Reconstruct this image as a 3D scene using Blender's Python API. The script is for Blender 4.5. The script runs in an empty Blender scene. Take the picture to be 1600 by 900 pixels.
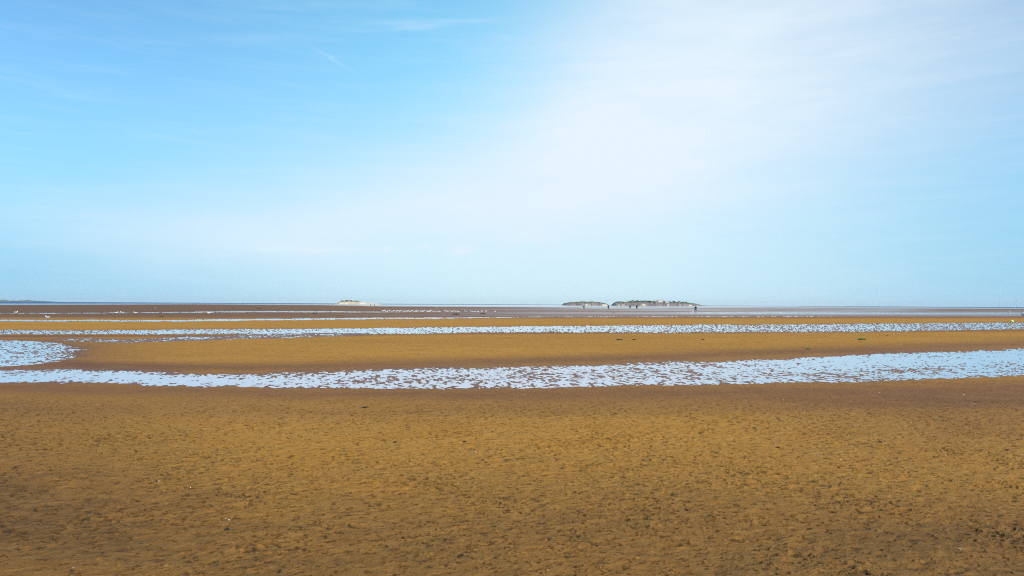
import bpy, bmesh, math, random
import numpy as np
from mathutils import Matrix, Vector

# ------------------------------------------------------------------ camera
C = bpy.context.scene.collection
SC = bpy.context.scene
CAM_H = 2.2
F = 1164.0                      # focal length in pixels of the 1600 wide photo
PITCH = math.atan(25.6 / F)
ROLL = math.atan(0.00545)
fw = Vector((0, math.cos(PITCH), math.sin(PITCH)))
r0 = Vector((1, 0, 0)); u0 = r0.cross(fw)
rt = r0 * math.cos(ROLL) + u0 * math.sin(ROLL)
up = -r0 * math.sin(ROLL) + u0 * math.cos(ROLL)
cd = bpy.data.cameras.new('camera'); cam = bpy.data.objects.new('camera', cd); C.objects.link(cam)
m = Matrix.Identity(4)
for i in range(3):
    m[i][0] = rt[i]; m[i][1] = up[i]; m[i][2] = -fw[i]; m[i][3] = (0, 0, CAM_H)[i]
cam.matrix_world = m
cd.sensor_width = 36; cd.lens = 36 * F / 1600
cd.clip_start = 0.05; cd.clip_end = 200000
SC.camera = cam

# ------------------------------------------------------------------ view
SC.view_settings.view_transform = 'Standard'
SC.view_settings.look = 'None'
SC.view_settings.gamma = 1
SC.view_settings.exposure = 0.0
SC.view_settings.use_curve_mapping = False
SC.cycles.max_bounces = 6
SC.cycles.volume_bounces = 0
SC.cycles.sample_clamp_indirect = 1.5
SC.cycles.sample_clamp_direct = 6
SC.cycles.use_denoising = False
SC.cycles.pixel_filter_type = 'BLACKMAN_HARRIS'
SC.cycles.filter_width = 1.05

# ------------------------------------------------------------------ node maths helper
class E:
    def __init__(s, nt, v): s.nt = nt; s.v = v
    def _n(s, op, *a, clamp=False):
        n = s.nt.nodes.new('ShaderNodeMath'); n.operation = op; n.use_clamp = clamp
        for i, x in enumerate(a):
            if isinstance(x, E): x = x.v
            if isinstance(x, (int, float)): n.inputs[i].default_value = x
            else: s.nt.links.new(x, n.inputs[i])
        return E(s.nt, n.outputs[0])
    def __add__(s, o): return s._n('ADD', s, o)
    __radd__ = __add__
    def __mul__(s, o): return s._n('MULTIPLY', s, o)
    __rmul__ = __mul__
    def __sub__(s, o): return s._n('SUBTRACT', s, o)
    def __rsub__(s, o): return s._n('SUBTRACT', o, s)
    def __truediv__(s, o): return s._n('DIVIDE', s, o)
    def __pow__(s, o): return s._n('POWER', s, o)
    def exp(s): return s._n('EXPONENT', s)
    def clamp(s): return s._n('ADD', s, 0.0, clamp=True)
    def smin(s, o): return s._n('MINIMUM', s, o)
    def smax(s, o): return s._n('MAXIMUM', s, o)
    def step(s, a, b):
        n = s.nt.nodes.new('ShaderNodeMapRange'); n.interpolation_type = 'SMOOTHSTEP'
        s.nt.links.new(s.v, n.inputs['Value'])
        n.inputs['From Min'].default_value = a; n.inputs['From Max'].default_value = b
        n.inputs['To Min'].default_value = 0; n.inputs['To Max'].default_value = 1
        return E(s.nt, n.outputs[0])

def mixcol(nt, f, a, b, mode='MIX'):
    n = nt.nodes.new('ShaderNodeMix'); n.data_type = 'RGBA'; n.blend_type = mode; n.clamp_factor = True
    for k, x in ((0, f), (6, a), (7, b)):
        if isinstance(x, E): x = x.v
        if isinstance(x, (int, float)): n.inputs[k].default_value = x
        elif isinstance(x, (tuple, list)): n.inputs[k].default_value = (*x[:3], 1)
        else: nt.links.new(x, n.inputs[k])
    return n.outputs[2]

def noise(nt, vec, scale, detail=3, rough=0.5, dist=0.0):
    n = nt.nodes.new('ShaderNodeTexNoise'); n.inputs['Scale'].default_value = scale
    n.inputs['Detail'].default_value = detail; n.inputs['Roughness'].default_value = rough
    n.inputs['Distortion'].default_value = dist
    if vec is not None: nt.links.new(vec, n.inputs['Vector'])
    return E(nt, n.outputs['Fac'])

def scalevec(nt, vec, s, rz=0):
    n = nt.nodes.new('ShaderNodeMapping'); n.inputs['Scale'].default_value = s
    n.inputs['Rotation'].default_value = (0, 0, rz)
    nt.links.new(vec, n.inputs['Vector']); return n.outputs[0]

# ------------------------------------------------------------------ world: sky with a thin cloud veil
SUN_AZ = math.radians(132)        # clockwise from +Y (the view direction)
SUN_EL = math.radians(38)
w = bpy.data.worlds.new('World'); SC.world = w; w.use_nodes = True
nt = w.node_tree; nt.nodes.clear()
SKY_STR = 0.13
sky = nt.nodes.new('ShaderNodeTexSky'); sky.sky_type = 'NISHITA'; sky.sun_disc = False
sky.sun_elevation = SUN_EL; sky.sun_rotation = SUN_AZ
sky.air_density = 1.0; sky.dust_density = 0.4; sky.ozone_density = 1.2
tc = nt.nodes.new('ShaderNodeTexCoord')
sx = nt.nodes.new('ShaderNodeSeparateXYZ'); nt.links.new(tc.outputs['Generated'], sx.inputs[0])
X = E(nt, sx.outputs[0]); Y = E(nt, sx.outputs[1]); Z = E(nt, sx.outputs[2])
az = X._n('ARCTAN2', X, Y) * 57.2958
el = Z._n('ARCSINE', Z) * 57.2958
wn = noise(nt, scalevec(nt, tc.outputs['Generated'], (1, 1, 1.6)), 3.0, 4, 0.5)
wn2 = noise(nt, scalevec(nt, tc.outputs['Generated'], (3, 3, 14)), 2.2, 5, 0.55, 0.6)
azw = az + (wn - 0.5) * 9.0
elw = el + (wn - 0.5) * 5.0
def lobe(a, e, sa, se, rot=0.0, src=None):
    A, B = (azw, elw) if src is None else src
    ca, sa_ = math.cos(math.radians(rot)), math.sin(math.radians(rot))
    da = A - a; de = B - e
    p = (da * ca + de * sa_) / sa; q = (de * ca - da * sa_) / se
    return ((p * p + q * q) * -1.0).exp()
# diagonal left edge of the veil: distance right of a line leaning right
edge = (azw - (elw - 13.0) * 0.62 + 3.5).step(-9.0, 11.0)
veil = edge * lobe(15, 18.5, 23, 14) * 0.95
veil = veil + lobe(5, 10, 16, 6.0) * 0.50 + lobe(-9, 6.5, 13, 4.2) * 0.50 + lobe(-24, 5.6, 14, 2.4) * 0.40
veil = veil * (0.90 + (wn2 - 0.5) * 0.50) * (1.0 - lobe(37, 2, 17, 8.5, src=(az, el)) * 0.85)
horizon = (1.0 - el.step(0.0, 9.0)) * (1.0 - lobe(40, 3, 22, 8, src=(az, el)) * 0.8) * (1.0 - lobe(-42, 3, 22, 9, src=(az, el)) * 0.7) * 0.12
# wisps
def px_dir(px, py):
    d = fw * F + rt * (px - 800) - up * (py - 450)
    d.normalize()
    return math.degrees(math.atan2(d.x, d.y)), math.degrees(math.asin(d.z))
def wisp(px, py, length, thick, rot, amp):
    a, e = px_dir(px, py)
    return lobe(a, e, length / F * 57.3, thick / F * 57.3, rot, src=(az + (wn2 - 0.5) * 1.6, el + (wn2 - 0.5) * 1.6)) * amp
fib = noise(nt, scalevec(nt, tc.outputs['Generated'], (2.2, 2.2, 26), 0.2), 3.2, 6, 0.62, 0.5)
fine = noise(nt, scalevec(nt, tc.outputs['Generated'], (6, 6, 30)), 6.0, 4, 0.6, 0.4)
wisps = (wisp(640, 38, 60, 5, -1, .17) + wisp(725, 34, 60, 5, 5, .15) + wisp(395, 60, 80, 6, 8, .10) +
         wisp(523, 93, 28, 2.2, -30, .18) + wisp(500, 391, 85, 4.5, 0, .20) + wisp(717, 393, 18, 6, 10, .34) +
         wisp(665, 389, 14, 4, -10, .22) + wisp(604, 390, 8, 4, 0, .2)) * (0.35 + fine * 1.3)
cover = (veil + horizon + wisps + (fib - 0.45).smax(0.0) * 0.42 * (1.0 - veil * 0.7)).clamp()
tint = mixcol(nt, 1.0, sky.outputs[0], (0.72, 1.16, 1.34), 'MULTIPLY')
k = 1.0 / SKY_STR
side = az._n('ABSOLUTE', az - 3.0).step(4.0, 40.0)
lowc = mixcol(nt, side, (0.58 * k, 0.86 * k, 0.98 * k), (0.275 * k, 0.60 * k, 0.88 * k))
thin = mixcol(nt, lobe(0, 13, 24, 16) * 0.85, tint, (0.30 * k, 0.77 * k, 1.08 * k))
low = mixcol(nt, (1.0 - el.step(0.0, 19.0)) * 0.92, thin, lowc)
col = mixcol(nt, cover, low, (0.80 * k, 0.91 * k, 1.0 * k))
bg = nt.nodes.new('ShaderNodeBackground'); bg.inputs[1].default_value = SKY_STR
nt.links.new(col, bg.inputs[0])
wo = nt.nodes.new('ShaderNodeOutputWorld'); nt.links.new(bg.outputs[0], wo.inputs[0])

sl = bpy.data.lights.new('sun', 'SUN'); sl.energy = 4.0; sl.angle = math.radians(0.6); sl.color = (1.0, 0.91, 0.77)
so = bpy.data.objects.new('sun', sl); C.objects.link(so)
sd = Vector((math.sin(SUN_AZ) * math.cos(SUN_EL), math.cos(SUN_AZ) * math.cos(SUN_EL), math.sin(SUN_EL)))
so.rotation_euler = sd.to_track_quat('Z', 'Y').to_euler()

# ------------------------------------------------------------------ materials
def base_mat(name, color, rough=0.6, spec=0.5, metal=0.0, var=0.12, scale=6.0, bump=0.0):
    mt = bpy.data.materials.new(name); mt.use_nodes = True
    t = mt.node_tree; b = t.nodes['Principled BSDF']
    co = t.nodes.new('ShaderNodeTexCoord')
    n = noise(t, co.outputs['Object'], scale, 4)
    dark = tuple(c * (1 - var * 2) for c in color); lite = tuple(min(1, c * (1 + var * 2)) for c in color)
    t.links.new(mixcol(t, n.step(0.3, 0.7), dark, lite), b.inputs['Base Color'])
    b.inputs['Roughness'].default_value = rough; b.inputs['Metallic'].default_value = metal
    b.inputs['Specular IOR Level'].default_value = spec
    if bump:
        bn = t.nodes.new('ShaderNodeBump'); bn.inputs['Distance'].default_value = bump
        t.links.new(n.v, bn.inputs['Height']); t.links.new(bn.outputs[0], b.inputs['Normal'])
    return mt

def sand_material():
    mt = bpy.data.materials.new('sand'); mt.use_nodes = True
    t = mt.node_tree; b = t.nodes['Principled BSDF']
    co = t.nodes.new('ShaderNodeTexCoord').outputs['Object']
    def attr(n):
        a = t.nodes.new('ShaderNodeAttribute'); a.attribute_name = n; return E(t, a.outputs['Fac'])
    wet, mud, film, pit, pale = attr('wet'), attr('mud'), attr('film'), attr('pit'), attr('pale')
    big = noise(t, scalevec(t, co, (0.35, 1.0, 1)), 0.16, 5, 0.55, 0.3)
    mid = noise(t, scalevec(t, co, (0.6, 1.0, 1), 0.25), 1.1, 6, 0.6, 0.5)
    small = noise(t, scalevec(t, co, (0.7, 1.0, 1), 0.3), 9.0, 6, 0.68, 0.3)
    grain = noise(t, co, 60.0, 3, 0.6)
    ochre = mixcol(t, mid.step(0.35, 0.65), (0.408, 0.188, 0.036), (0.505, 0.252, 0.052))
    ochre = mixcol(t, small.step(0.42, 0.75) * 0.45, ochre, (0.58, 0.315, 0.065))
    brown = mixcol(t, mid.step(0.38, 0.66), (0.19, 0.083, 0.035), (0.265, 0.121, 0.043))
    olive = mixcol(t, small.step(0.3, 0.7), (0.082, 0.042, 0.017), (0.195, 0.093, 0.030))
    c = mixcol(t, (wet + (big - 0.5) * 0.6 + (mid - 0.5) * 0.5).clamp(), ochre, brown)
    c = mixcol(t, (mud + (big - 0.5) * 0.25 + (mid - 0.5) * 0.9).clamp(), c, olive)
    # greyish damp patches
    c = mixcol(t, ((1.0 - mid) * mud).step(0.42, 0.62) * 0.5, c, (0.12, 0.075, 0.046))
    c = mixcol(t, film * 0.5, c, (0.23, 0.125, 0.105))
    c = mixcol(t, pale, c, (0.72, 0.62, 0.47))
    speck = (small * 0.6 + grain * 0.4).step(0.60, 0.70)
    c = mixcol(t, speck * 0.25, c, (0.55, 0.38, 0.12))
    c = mixcol(t, pit * 0.9, c, (0.035, 0.027, 0.016))  # pits darkened in the colour: black mud plus painted shade
    t.links.new(c, b.inputs['Base Color'])
    rough = 0.86 - wet * 0.16 - mud * 0.12 - film * 0.5 + (mid - 0.5) * 0.2
    t.links.new(rough.smax(0.16).v, b.inputs['Roughness'])
    t.links.new((0.03 + wet * 0.05 + mud * 0.07 + film * 0.75).v, b.inputs['Specular IOR Level'])
    bn = t.nodes.new('ShaderNodeBump'); bn.inputs['Distance'].default_value = 0.05
    bn.inputs['Strength'].default_value = 1.0
    hgt = small * 0.62 + grain * 0.16 + mid * 0.3
    t.links.new(hgt.v, bn.inputs['Height']); t.links.new(bn.outputs[0], b.inputs['Normal'])
    return mt

def water_material(name, deep, rough, wave, scale, stretch=(1, 1, 1), spec=0.5, ior=1.33):
    mt = bpy.data.materials.new(name); mt.use_nodes = True
    t = mt.node_tree; b = t.nodes['Principled BSDF']
    co = t.nodes.new('ShaderNodeTexCoord').outputs['Object']
    b.inputs['Base Color'].default_value = (*deep, 1)
    b.inputs['Roughness'].default_value = rough; b.inputs['IOR'].default_value = ior
    b.inputs['Specular IOR Level'].default_value = spec
    n = noise(t, scalevec(t, co, stretch), scale, 4, 0.55)
    bn = t.nodes.new('ShaderNodeBump'); bn.inputs['Distance'].default_value = wave
    t.links.new(n.v, bn.inputs['Height']); t.links.new(bn.outputs[0], b.inputs['Normal'])
    return mt

M = dict(
    sand=sand_material(),
    pool=water_material('pool_water', (0.44, 0.42, 0.50), 0.07, 0.004, 3.0, ior=1.9),
    sea=water_material('sea_water', (0.035, 0.095, 0.24), 0.45, 0.35, 0.25, (0.4, 1, 1), 0.12),
    white=base_mat('white_paint', (0.80, 0.80, 0.78), 0.4, var=0.05),
    feather=base_mat('white_feather', (0.84, 0.83, 0.80), 0.6, scale=20),
    grey_feather=base_mat('grey_feather', (0.66, 0.68, 0.71), 0.6, scale=20),
    beak=base_mat('yellow_beak', (0.70, 0.42, 0.06), 0.5),
    birdleg=base_mat('pink_leg', (0.45, 0.28, 0.22), 0.6),
    skin=base_mat('skin', (0.45, 0.28, 0.20), 0.5),
    hair=base_mat('dark_hair', (0.03, 0.02, 0.015), 0.6),
    navy=base_mat('navy_cloth', (0.012, 0.014, 0.026), 0.8, bump=0.01),
    black=base_mat('black_cloth', (0.009, 0.009, 0.011), 0.8, bump=0.01),
    maroon=base_mat('maroon_cloth', (0.06, 0.02, 0.025), 0.8, bump=0.01),
    weed=base_mat('dark_seaweed', (0.035, 0.032, 0.014), 0.45, scale=30, bump=0.01),
    brownweed=base_mat('brown_seaweed', (0.13, 0.085, 0.03), 0.5, scale=30, bump=0.01),
    greenweed=base_mat('green_seaweed', (0.10, 0.15, 0.025), 0.45, scale=30, bump=0.01),
    shell=base_mat('white_shell', (0.86, 0.84, 0.78), 0.35, scale=60),
    creamshell=base_mat('cream_shell', (0.62, 0.50, 0.34), 0.4, scale=60),
    yellow=base_mat('yellow_plastic', (0.92, 0.86, 0.32), 0.35),
    pink=base_mat('faded_pink_plastic', (0.82, 0.42, 0.40), 0.45),
    steel=base_mat('galvanised_steel', (0.35, 0.36, 0.37), 0.45, metal=0.8),
    glass=base_mat('dark_glass', (0.03, 0.04, 0.05), 0.12, 0.6),
    slate=base_mat('slate_roof', (0.14, 0.14, 0.16), 0.6),
    redroof=base_mat('red_tile_roof', (0.30, 0.12, 0.08), 0.7),
    stone=base_mat('pale_stone', (0.50, 0.44, 0.38), 0.8),
    rock=base_mat('dark_sandstone', (0.12, 0.075, 0.065), 0.85, scale=0.8, bump=0.2),
    bark=base_mat('bark', (0.10, 0.08, 0.06), 0.9),
    leaf=base_mat('scrub_leaves', (0.045, 0.075, 0.04), 0.7, scale=1.5, var=0.3),
    hull=base_mat('white_hull', (0.80, 0.79, 0.77), 0.3, var=0.04, scale=2),
    redhull=base_mat('red_antifoul', (0.45, 0.12, 0.08), 0.5),
    turbine=base_mat('pale_turbine_paint', (0.78, 0.79, 0.80), 0.4, var=0.02),
    farhill=base_mat('far_hillside', (0.07, 0.10, 0.06), 0.9, scale=0.003, var=0.3),
)

def island_material():
    mt = bpy.data.materials.new('island_ground'); mt.use_nodes = True
    t = mt.node_tree; b = t.nodes['Principled BSDF']
    co = t.nodes.new('ShaderNodeTexCoord').outputs['Object']
    def attr(n):
        a = t.nodes.new('ShaderNodeAttribute'); a.attribute_name = n; return E(t, a.outputs['Fac'])
    n = noise(t, co, 0.12, 5, 0.6); n2 = noise(t, scalevec(t, co, (1, 1, 4)), 0.35, 4, 0.6)
    rock = mixcol(t, n2.step(0.35, 0.65), (0.085, 0.07, 0.075), (0.42, 0.33, 0.30))
    grass = mixcol(t, n.step(0.35, 0.65), (0.05, 0.085, 0.05), (0.22, 0.23, 0.13))
    sandc = mixcol(t, n.step(0.35, 0.65), (0.58, 0.46, 0.31), (0.74, 0.64, 0.50))
    c = mixcol(t, attr('grass'), rock, grass)
    c = mixcol(t, attr('beach'), c, sandc)
    t.links.new(c, b.inputs['Base Color']); b.inputs['Roughness'].default_value = 0.9
    b.inputs['Specular IOR Level'].default_value = 0.15
    return mt
M['island'] = island_material()

# ------------------------------------------------------------------ helpers
def tag(o, label=None, cat=None, group=None, kind=None):
    if label: o['label'] = label
    if cat: o['category'] = cat
    if group: o['group'] = group
    if kind: o['kind'] = kind
    return o

def empty(name, loc=(0, 0, 0), rz=0):
    o = bpy.data.objects.new(name, None); C.objects.link(o); o.location = loc
    o.rotation_euler = (0, 0, rz); o.empty_display_size = 0.2
    return o

def obj(name, bm, mat, parent=None, loc=None, smooth=True):
    me = bpy.data.meshes.new(name); bm.to_mesh(me); bm.free()
    if smooth:
        for p in me.polygons: p.use_smooth = True
    me.materials.append(mat)
    o = bpy.data.objects.new(name, me); C.objects.link(o)
    if parent: o.parent = parent
    if loc: o.location = loc
    return o

def children(o): return [c for c in bpy.data.objects if c.parent == o]
def copy_tree(o, parent=None):
    c = o.copy(); C.objects.link(c); c.parent = parent
    for ch in children(o): copy_tree(ch, c)
    return c

def ray(px, py):
    d = fw * F + rt * (px - 800) - up * (py - 450); return d.normalized()
def ground(px, py, z=0.0):
    d = ray(px, py); t = (z - CAM_H) / d.z
    return Vector((d.x * t, d.y * t, z))
def at_depth(px, dist, z=0.0):
    """point on the ground whose bearing is that of column px near the horizon"""
    d = ray(px, 471.3 + 0.00545 * px); s = dist / d.y
    return Vector((d.x * s, dist, z))

def box(bm, x0, x1, y0, y1, z0, z1, bev=0.0):
    r = bmesh.ops.create_cube(bm, size=1)
    vs = r['verts']
    for v in vs:
        v.co = Vector(((x0 + x1) / 2 + v.co.x * (x1 - x0), (y0 + y1) / 2 + v.co.y * (y1 - y0), (z0 + z1) / 2 + v.co.z * (z1 - z0)))
    if bev:
        es = list({e for v in vs for e in v.link_edges})
        bmesh.ops.bevel(bm, geom=es, offset=bev, segments=2, affect='EDGES')

def tube(bm, pts, radii, n=8, cap=True):
    rings = []
    for i, p in enumerate(pts):
        p = Vector(p)
        a = Vector(pts[max(0, i - 1)]); b = Vector(pts[min(len(pts) - 1, i + 1)])
        t = (b - a).normalized()
        s = t.cross(Vector((0, 0, 1)))
        if s.length < 1e-3: s = Vector((1, 0, 0))
        s.normalize(); q = s.cross(t)
        r = radii[i] if isinstance(radii, (list, tuple)) else radii
        if isinstance(r, (int, float)): r = (r, r)
        rings.append([bm.verts.new(p + s * math.cos(k * 2 * math.pi / n) * r[0] + q * math.sin(k * 2 * math.pi / n) * r[1]) for k in range(n)])
    for a, b in zip(rings, rings[1:]):
        for k in range(n):
            bm.faces.new((a[k], a[(k + 1) % n], b[(k + 1) % n], b[k]))
    if cap:
        bm.faces.new(rings[0][::-1]); bm.faces.new(rings[-1])

def lathe(bm, prof, n=16):
    rings = []
    for r, z in prof:
        rings.append([bm.verts.new((r * math.cos(k * 2 * math.pi / n), r * math.sin(k * 2 * math.pi / n), z)) for k in range(n)])
    for a, b in zip(rings, rings[1:]):
        for k in range(n):
            bm.faces.new((a[k], a[(k + 1) % n], b[(k + 1) % n], b[k]))
    bm.faces.new(rings[0][::-1]); bm.faces.new(rings[-1])

# vectorised gradient noise -----------------------------------------------------
_rng = np.random.RandomState(7)
PERM = _rng.permutation(4096).astype(np.int64)
ANG = _rng.rand(4096) * 2 * np.pi
GX, GY = np.cos(ANG), np.sin(ANG)
def perlin(x, y, seed=0):
    xi = np.floor(x).astype(np.int64); yi = np.floor(y).astype(np.int64)
    xf = x - xi; yf = y - yi
    def g(ix, iy, dx, dy):
        h = PERM[(PERM[(ix + seed * 131) & 4095] + iy) & 4095]
        return GX[h] * dx + GY[h] * dy
    u = xf * xf * xf * (xf * (xf * 6 - 15) + 10); v = yf * yf * yf * (yf * (yf * 6 - 15) + 10)
    a = g(xi, yi, xf, yf); b = g(xi + 1, yi, xf - 1, yf)
    c = g(xi, yi + 1, xf, yf - 1); d = g(xi + 1, yi + 1, xf - 1, yf - 1)
    return (a * (1 - u) + b * u) * (1 - v) + (c * (1 - u) + d * u) * v    # about -0.7 .. 0.7
def fbm(x, y, oct=3, seed=0, gain=0.5):
    s = 0; a = 1.0
    for i in range(oct):
        c, n = math.cos(0.11 * i), math.sin(0.11 * i)
        s = s + a * perlin((x * c + y * n) * 2 ** i + 13.37 * i + 0.41 * seed, (y * c - x * n) * 2 ** i + 7.71 * i + 0.29 * seed, seed + i * 17); a *= gain
    return s
def sstep(a, b, x):
    t = np.clip((x - a) / (b - a), 0, 1); return t * t * (3 - 2 * t)

# ------------------------------------------------------------------ the tidal flat
def H(px): return 471.3 + 0.00545 * px
def axis(*segs):
    out = []
    for a, b, n, geo in segs:
        s = np.geomspace(a, b, n, endpoint=False) if geo else np.linspace(a, b, n, endpoint=False)
        out.append(s)
    out.append(np.array([segs[-1][1]])); return np.concatenate(out)
q = axis((0.05, 1.2, 22, True), (1.2, 14, 64, False), (14, 440, 600, False), (440, 1600, 60, True))
colr = axis((1900, 9000, 40, True),)
px = np.concatenate([-(colr[::-1] - 1600), np.linspace(-298, 1898, 1500), colr])
PX, Q = np.meshgrid(px, q)
PY = H(PX) + Q
# unproject to z = 0
dxw = fw.x * F + rt.x * (PX - 800) - up.x * (PY - 450)
dyw = fw.y * F + rt.y * (PX - 800) - up.y * (PY - 450)
dzw = fw.z * F + rt.z * (PX - 800) - up.z * (PY - 450)
T = -CAM_H / dzw
WX, WY = dxw * T, dyw * T
DIST = np.hypot(WX, WY)

def lin(xs, ys): return np.interp(PX, xs, ys)
XS = [-300, 0, 100, 200, 300, 400, 500, 600, 700, 800, 900, 1000, 1100, 1200, 1300, 1400, 1500, 1600, 1900]
def band(top, bot, xs, st, sb):
    t, b = lin(xs, top), lin(xs, bot)
    return sstep(-st, st, PY - t) * sstep(-sb, sb, b - PY), (PY - t) / np.maximum(b - t, 0.1)

jit = fbm(WX * 0.45, WY * 0.35, 3, 41) * np.clip(Q * 0.028, 0, 5)      # natural wander of the banks, in photo px
jit2 = fbm(WX * 0.10, WY * 0.08, 2, 5) * np.clip(Q * 0.02, 0, 2)
PYs = PY; PY = PY + jit + jit2
A, ta = band([577, 577, 577.5, 580, 583, 584, 581, 578, 576, 575, 572, 568, 565, 562, 557, 551.5, 549, 545, 536],
             [597, 598, 598, 599, 603, 606, 606, 607, 606.5, 605.5, 604, 602, 601, 598, 597.5, 595.5, 592, 588, 578], XS, 6.0, 5.0)
Cc, tcn = band([516, 516, 516, 516, 515, 514.3, 513.4, 512.3, 511.2, 510, 509, 508, 507.4, 507, 506.2, 505.3, 504.5, 503.5, 500],
               [522, 522, 522, 522.3, 521.8, 521.6, 522, 522, 520.5, 519, 519.6, 519.8, 519.6, 519.2, 518.6, 517.6, 516, 514, 510], XS, 1.4, 1.6)
D, td = band([529, 529, 529, 530, 525, 522, 521, 521], [532, 532, 533, 536, 533, 530.5, 527, 524.5], [0, 70, 110, 200, 300, 400, 500, 600], 1.2, 1.2)
D = D * sstep(60, 110, PX) * (1 - sstep(520, 600, PX))
B, tb = band([531, 531, 532, 536, 541], [572.5, 572.5, 571, 567, 560], [-300, 0, 50, 95, 120], 1.2, 1.2)
B = B * sstep(30, -40, PX - (104 + 22 * np.sin((PY - 533) * 0.10)) - 34 * fbm(WX * 0.25, WY * 0.9, 2, 19))
Eb, te = band([499.4, 499.4, 499.8, 499.4, 498, 496, 496, 494.6, 494.1, 494], [501.8, 502, 502.4, 502.2, 501, 498.6, 497.6, 495.8, 495.1, 495],
              [-300, 0, 200, 300, 400, 600, 700, 850, 1000, 1200], 0.4, 0.4)
Fb, tf = band([489.2, 489.2, 489, 488.1, 487, 486, 486.2, 487], [490.2, 490.3, 490.2, 489.3, 488.5, 488, 488, 488.2], [-300, 0, 100, 200, 300, 400, 500, 600], 0.35, 0.35)
Fb = Fb * (1 - sstep(560, 720, PX))
# far calm water left by the ebb in front of the islands
G_, tg = band([475.4, 476, 476.5, 477, 478, 479], [477.2, 478.6, 479.4, 480.2, 479.4, 480], [560, 700, 850, 1000, 1200, 1300], 0.35, 0.35)
G_ = G_ * sstep(540, 640, PX) * (1 - sstep(1180, 1320, PX))
Lb, tl = band([487.2, 487.2, 488.3, 489.2, 489.5], [490.6, 491, 490.8, 490.6, 491.2], [1000, 1200, 1400, 1500, 1900], 0.6, 0.6)
Lb = Lb * sstep(960, 1120, PX)
PY = PYs

sea_edge = np.interp(PX, [-300, 0, 300, 500, 700, 1000, 1300, 1600, 1900], [473.4, 474.0, 474.1, 475.0, 475.7, 477.1, 478.9, 481.0, 482.8])
SEA = sstep(0.15, -0.15, PY - sea_edge)

# relief: slanting ripples and lumps, with pits trodden into the near sand
ca, sa = math.cos(0.30), math.sin(0.30)
RX, RY = WX * ca + WY * sa, -WX * sa + WY * ca
n1 = fbm(RX * 1.7, RY * 3.0, 3, 3, 0.55)
n2 = fbm(RX * 5.5, RY * 8.0, 3, 9, 0.6)
ng = perlin(WX * 0.5, WY * 0.6, 77)
ripple = fbm(RX * 2.2, RY * 6.5, 2, 21)
relief = n1 * 0.012 + n2 * 0.011 + ripple * 0.006
lumps = 0.68 * fbm(WX * 3.4 + WY * 0.4, WY * 1.5, 3, 55, 0.65) + 0.85 * fbm(WX * 8.0 + WY, WY * 3.8, 2, 57, 0.7)           # islets inside the water
lump2 = fbm(WX * 0.8, WY * 0.35, 2, 63)
def mean_in(deep): return -0.001 - 0.010 * deep
deepA = np.where(PX < 560, sstep(0.15, 0.55, ta), 0) * sstep(620, 300, PX) + sstep(0.75, 0.30, ta) * sstep(1080, 1350, PX) * 1.0
deepA = np.clip(deepA * 0.42 + 0.13 + 0.4 * fbm(WX * 0.35, WY * 0.5, 2, 88), 0, 1.15)
z = 0.035 + relief
def carve(z, mask, deep, amp=0.018, use=lumps):
    w = mask
    inner = -0.0125 * deep * w + use * amp + n2 * 0.004
    k = sstep(0, 0.35, w)
    return (z - 0.035) * (1 - k) + inner * k + 0.035 * (1 - w) ** 2.6
z = carve(z, A, deepA + lump2 * 0.35)
z = carve(z, B, 0.36 + lump2 * 0.6 - 0.35 * sstep(40, 110, PX), 0.022)
lumpc = fbm(WX * 6.0 + WY * 1.7, WY * 2.6 - WX * 0.8, 3, 155, 0.8)
z = carve(z, Cc, 0.62 - 0.35 * sstep(700, 1200, PX) - 0.2 * sstep(400, 0, PX) - 0.2 + 0.3 * fbm(WX * 0.12, WY * 0.2, 2, 188), 0.025, lumpc)
z = carve(z, D, -0.25 + lump2 * 1.0, 0.018)
z = carve(z, Eb, 0.35 - 0.2 * sstep(700, 1000, PX), 0.016)
z = carve(z, Fb, 0.25 + 0.5 * ng, 0.014)
z = carve(z, G_, 1.6, 0.004)
z = carve(z, Lb, 0.0 + ng * 0.8, 0.012)
z = np.where(Q < 3.5, z * 0.6, z)
z = z - SEA * 0.6

near = 1 / (1 + (DIST / 30.0) ** 2)
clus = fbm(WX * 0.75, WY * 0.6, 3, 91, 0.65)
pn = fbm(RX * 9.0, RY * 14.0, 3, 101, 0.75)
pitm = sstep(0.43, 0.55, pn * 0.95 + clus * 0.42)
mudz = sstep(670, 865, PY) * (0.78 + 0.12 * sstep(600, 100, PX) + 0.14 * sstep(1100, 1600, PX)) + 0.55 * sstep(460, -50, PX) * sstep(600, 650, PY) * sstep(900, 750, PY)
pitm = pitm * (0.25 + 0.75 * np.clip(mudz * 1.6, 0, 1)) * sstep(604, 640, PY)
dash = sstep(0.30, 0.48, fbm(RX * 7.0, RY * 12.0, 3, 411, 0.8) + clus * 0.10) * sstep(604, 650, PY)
z = z - pitm * 0.012 - dash * 0.007
casts = sstep(0.34, 0.55, fbm(WX * 9, WY * 9, 2, 131) + clus * 0.3) * sstep(615, 700, PY)
z = z + casts * 0.013

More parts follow.
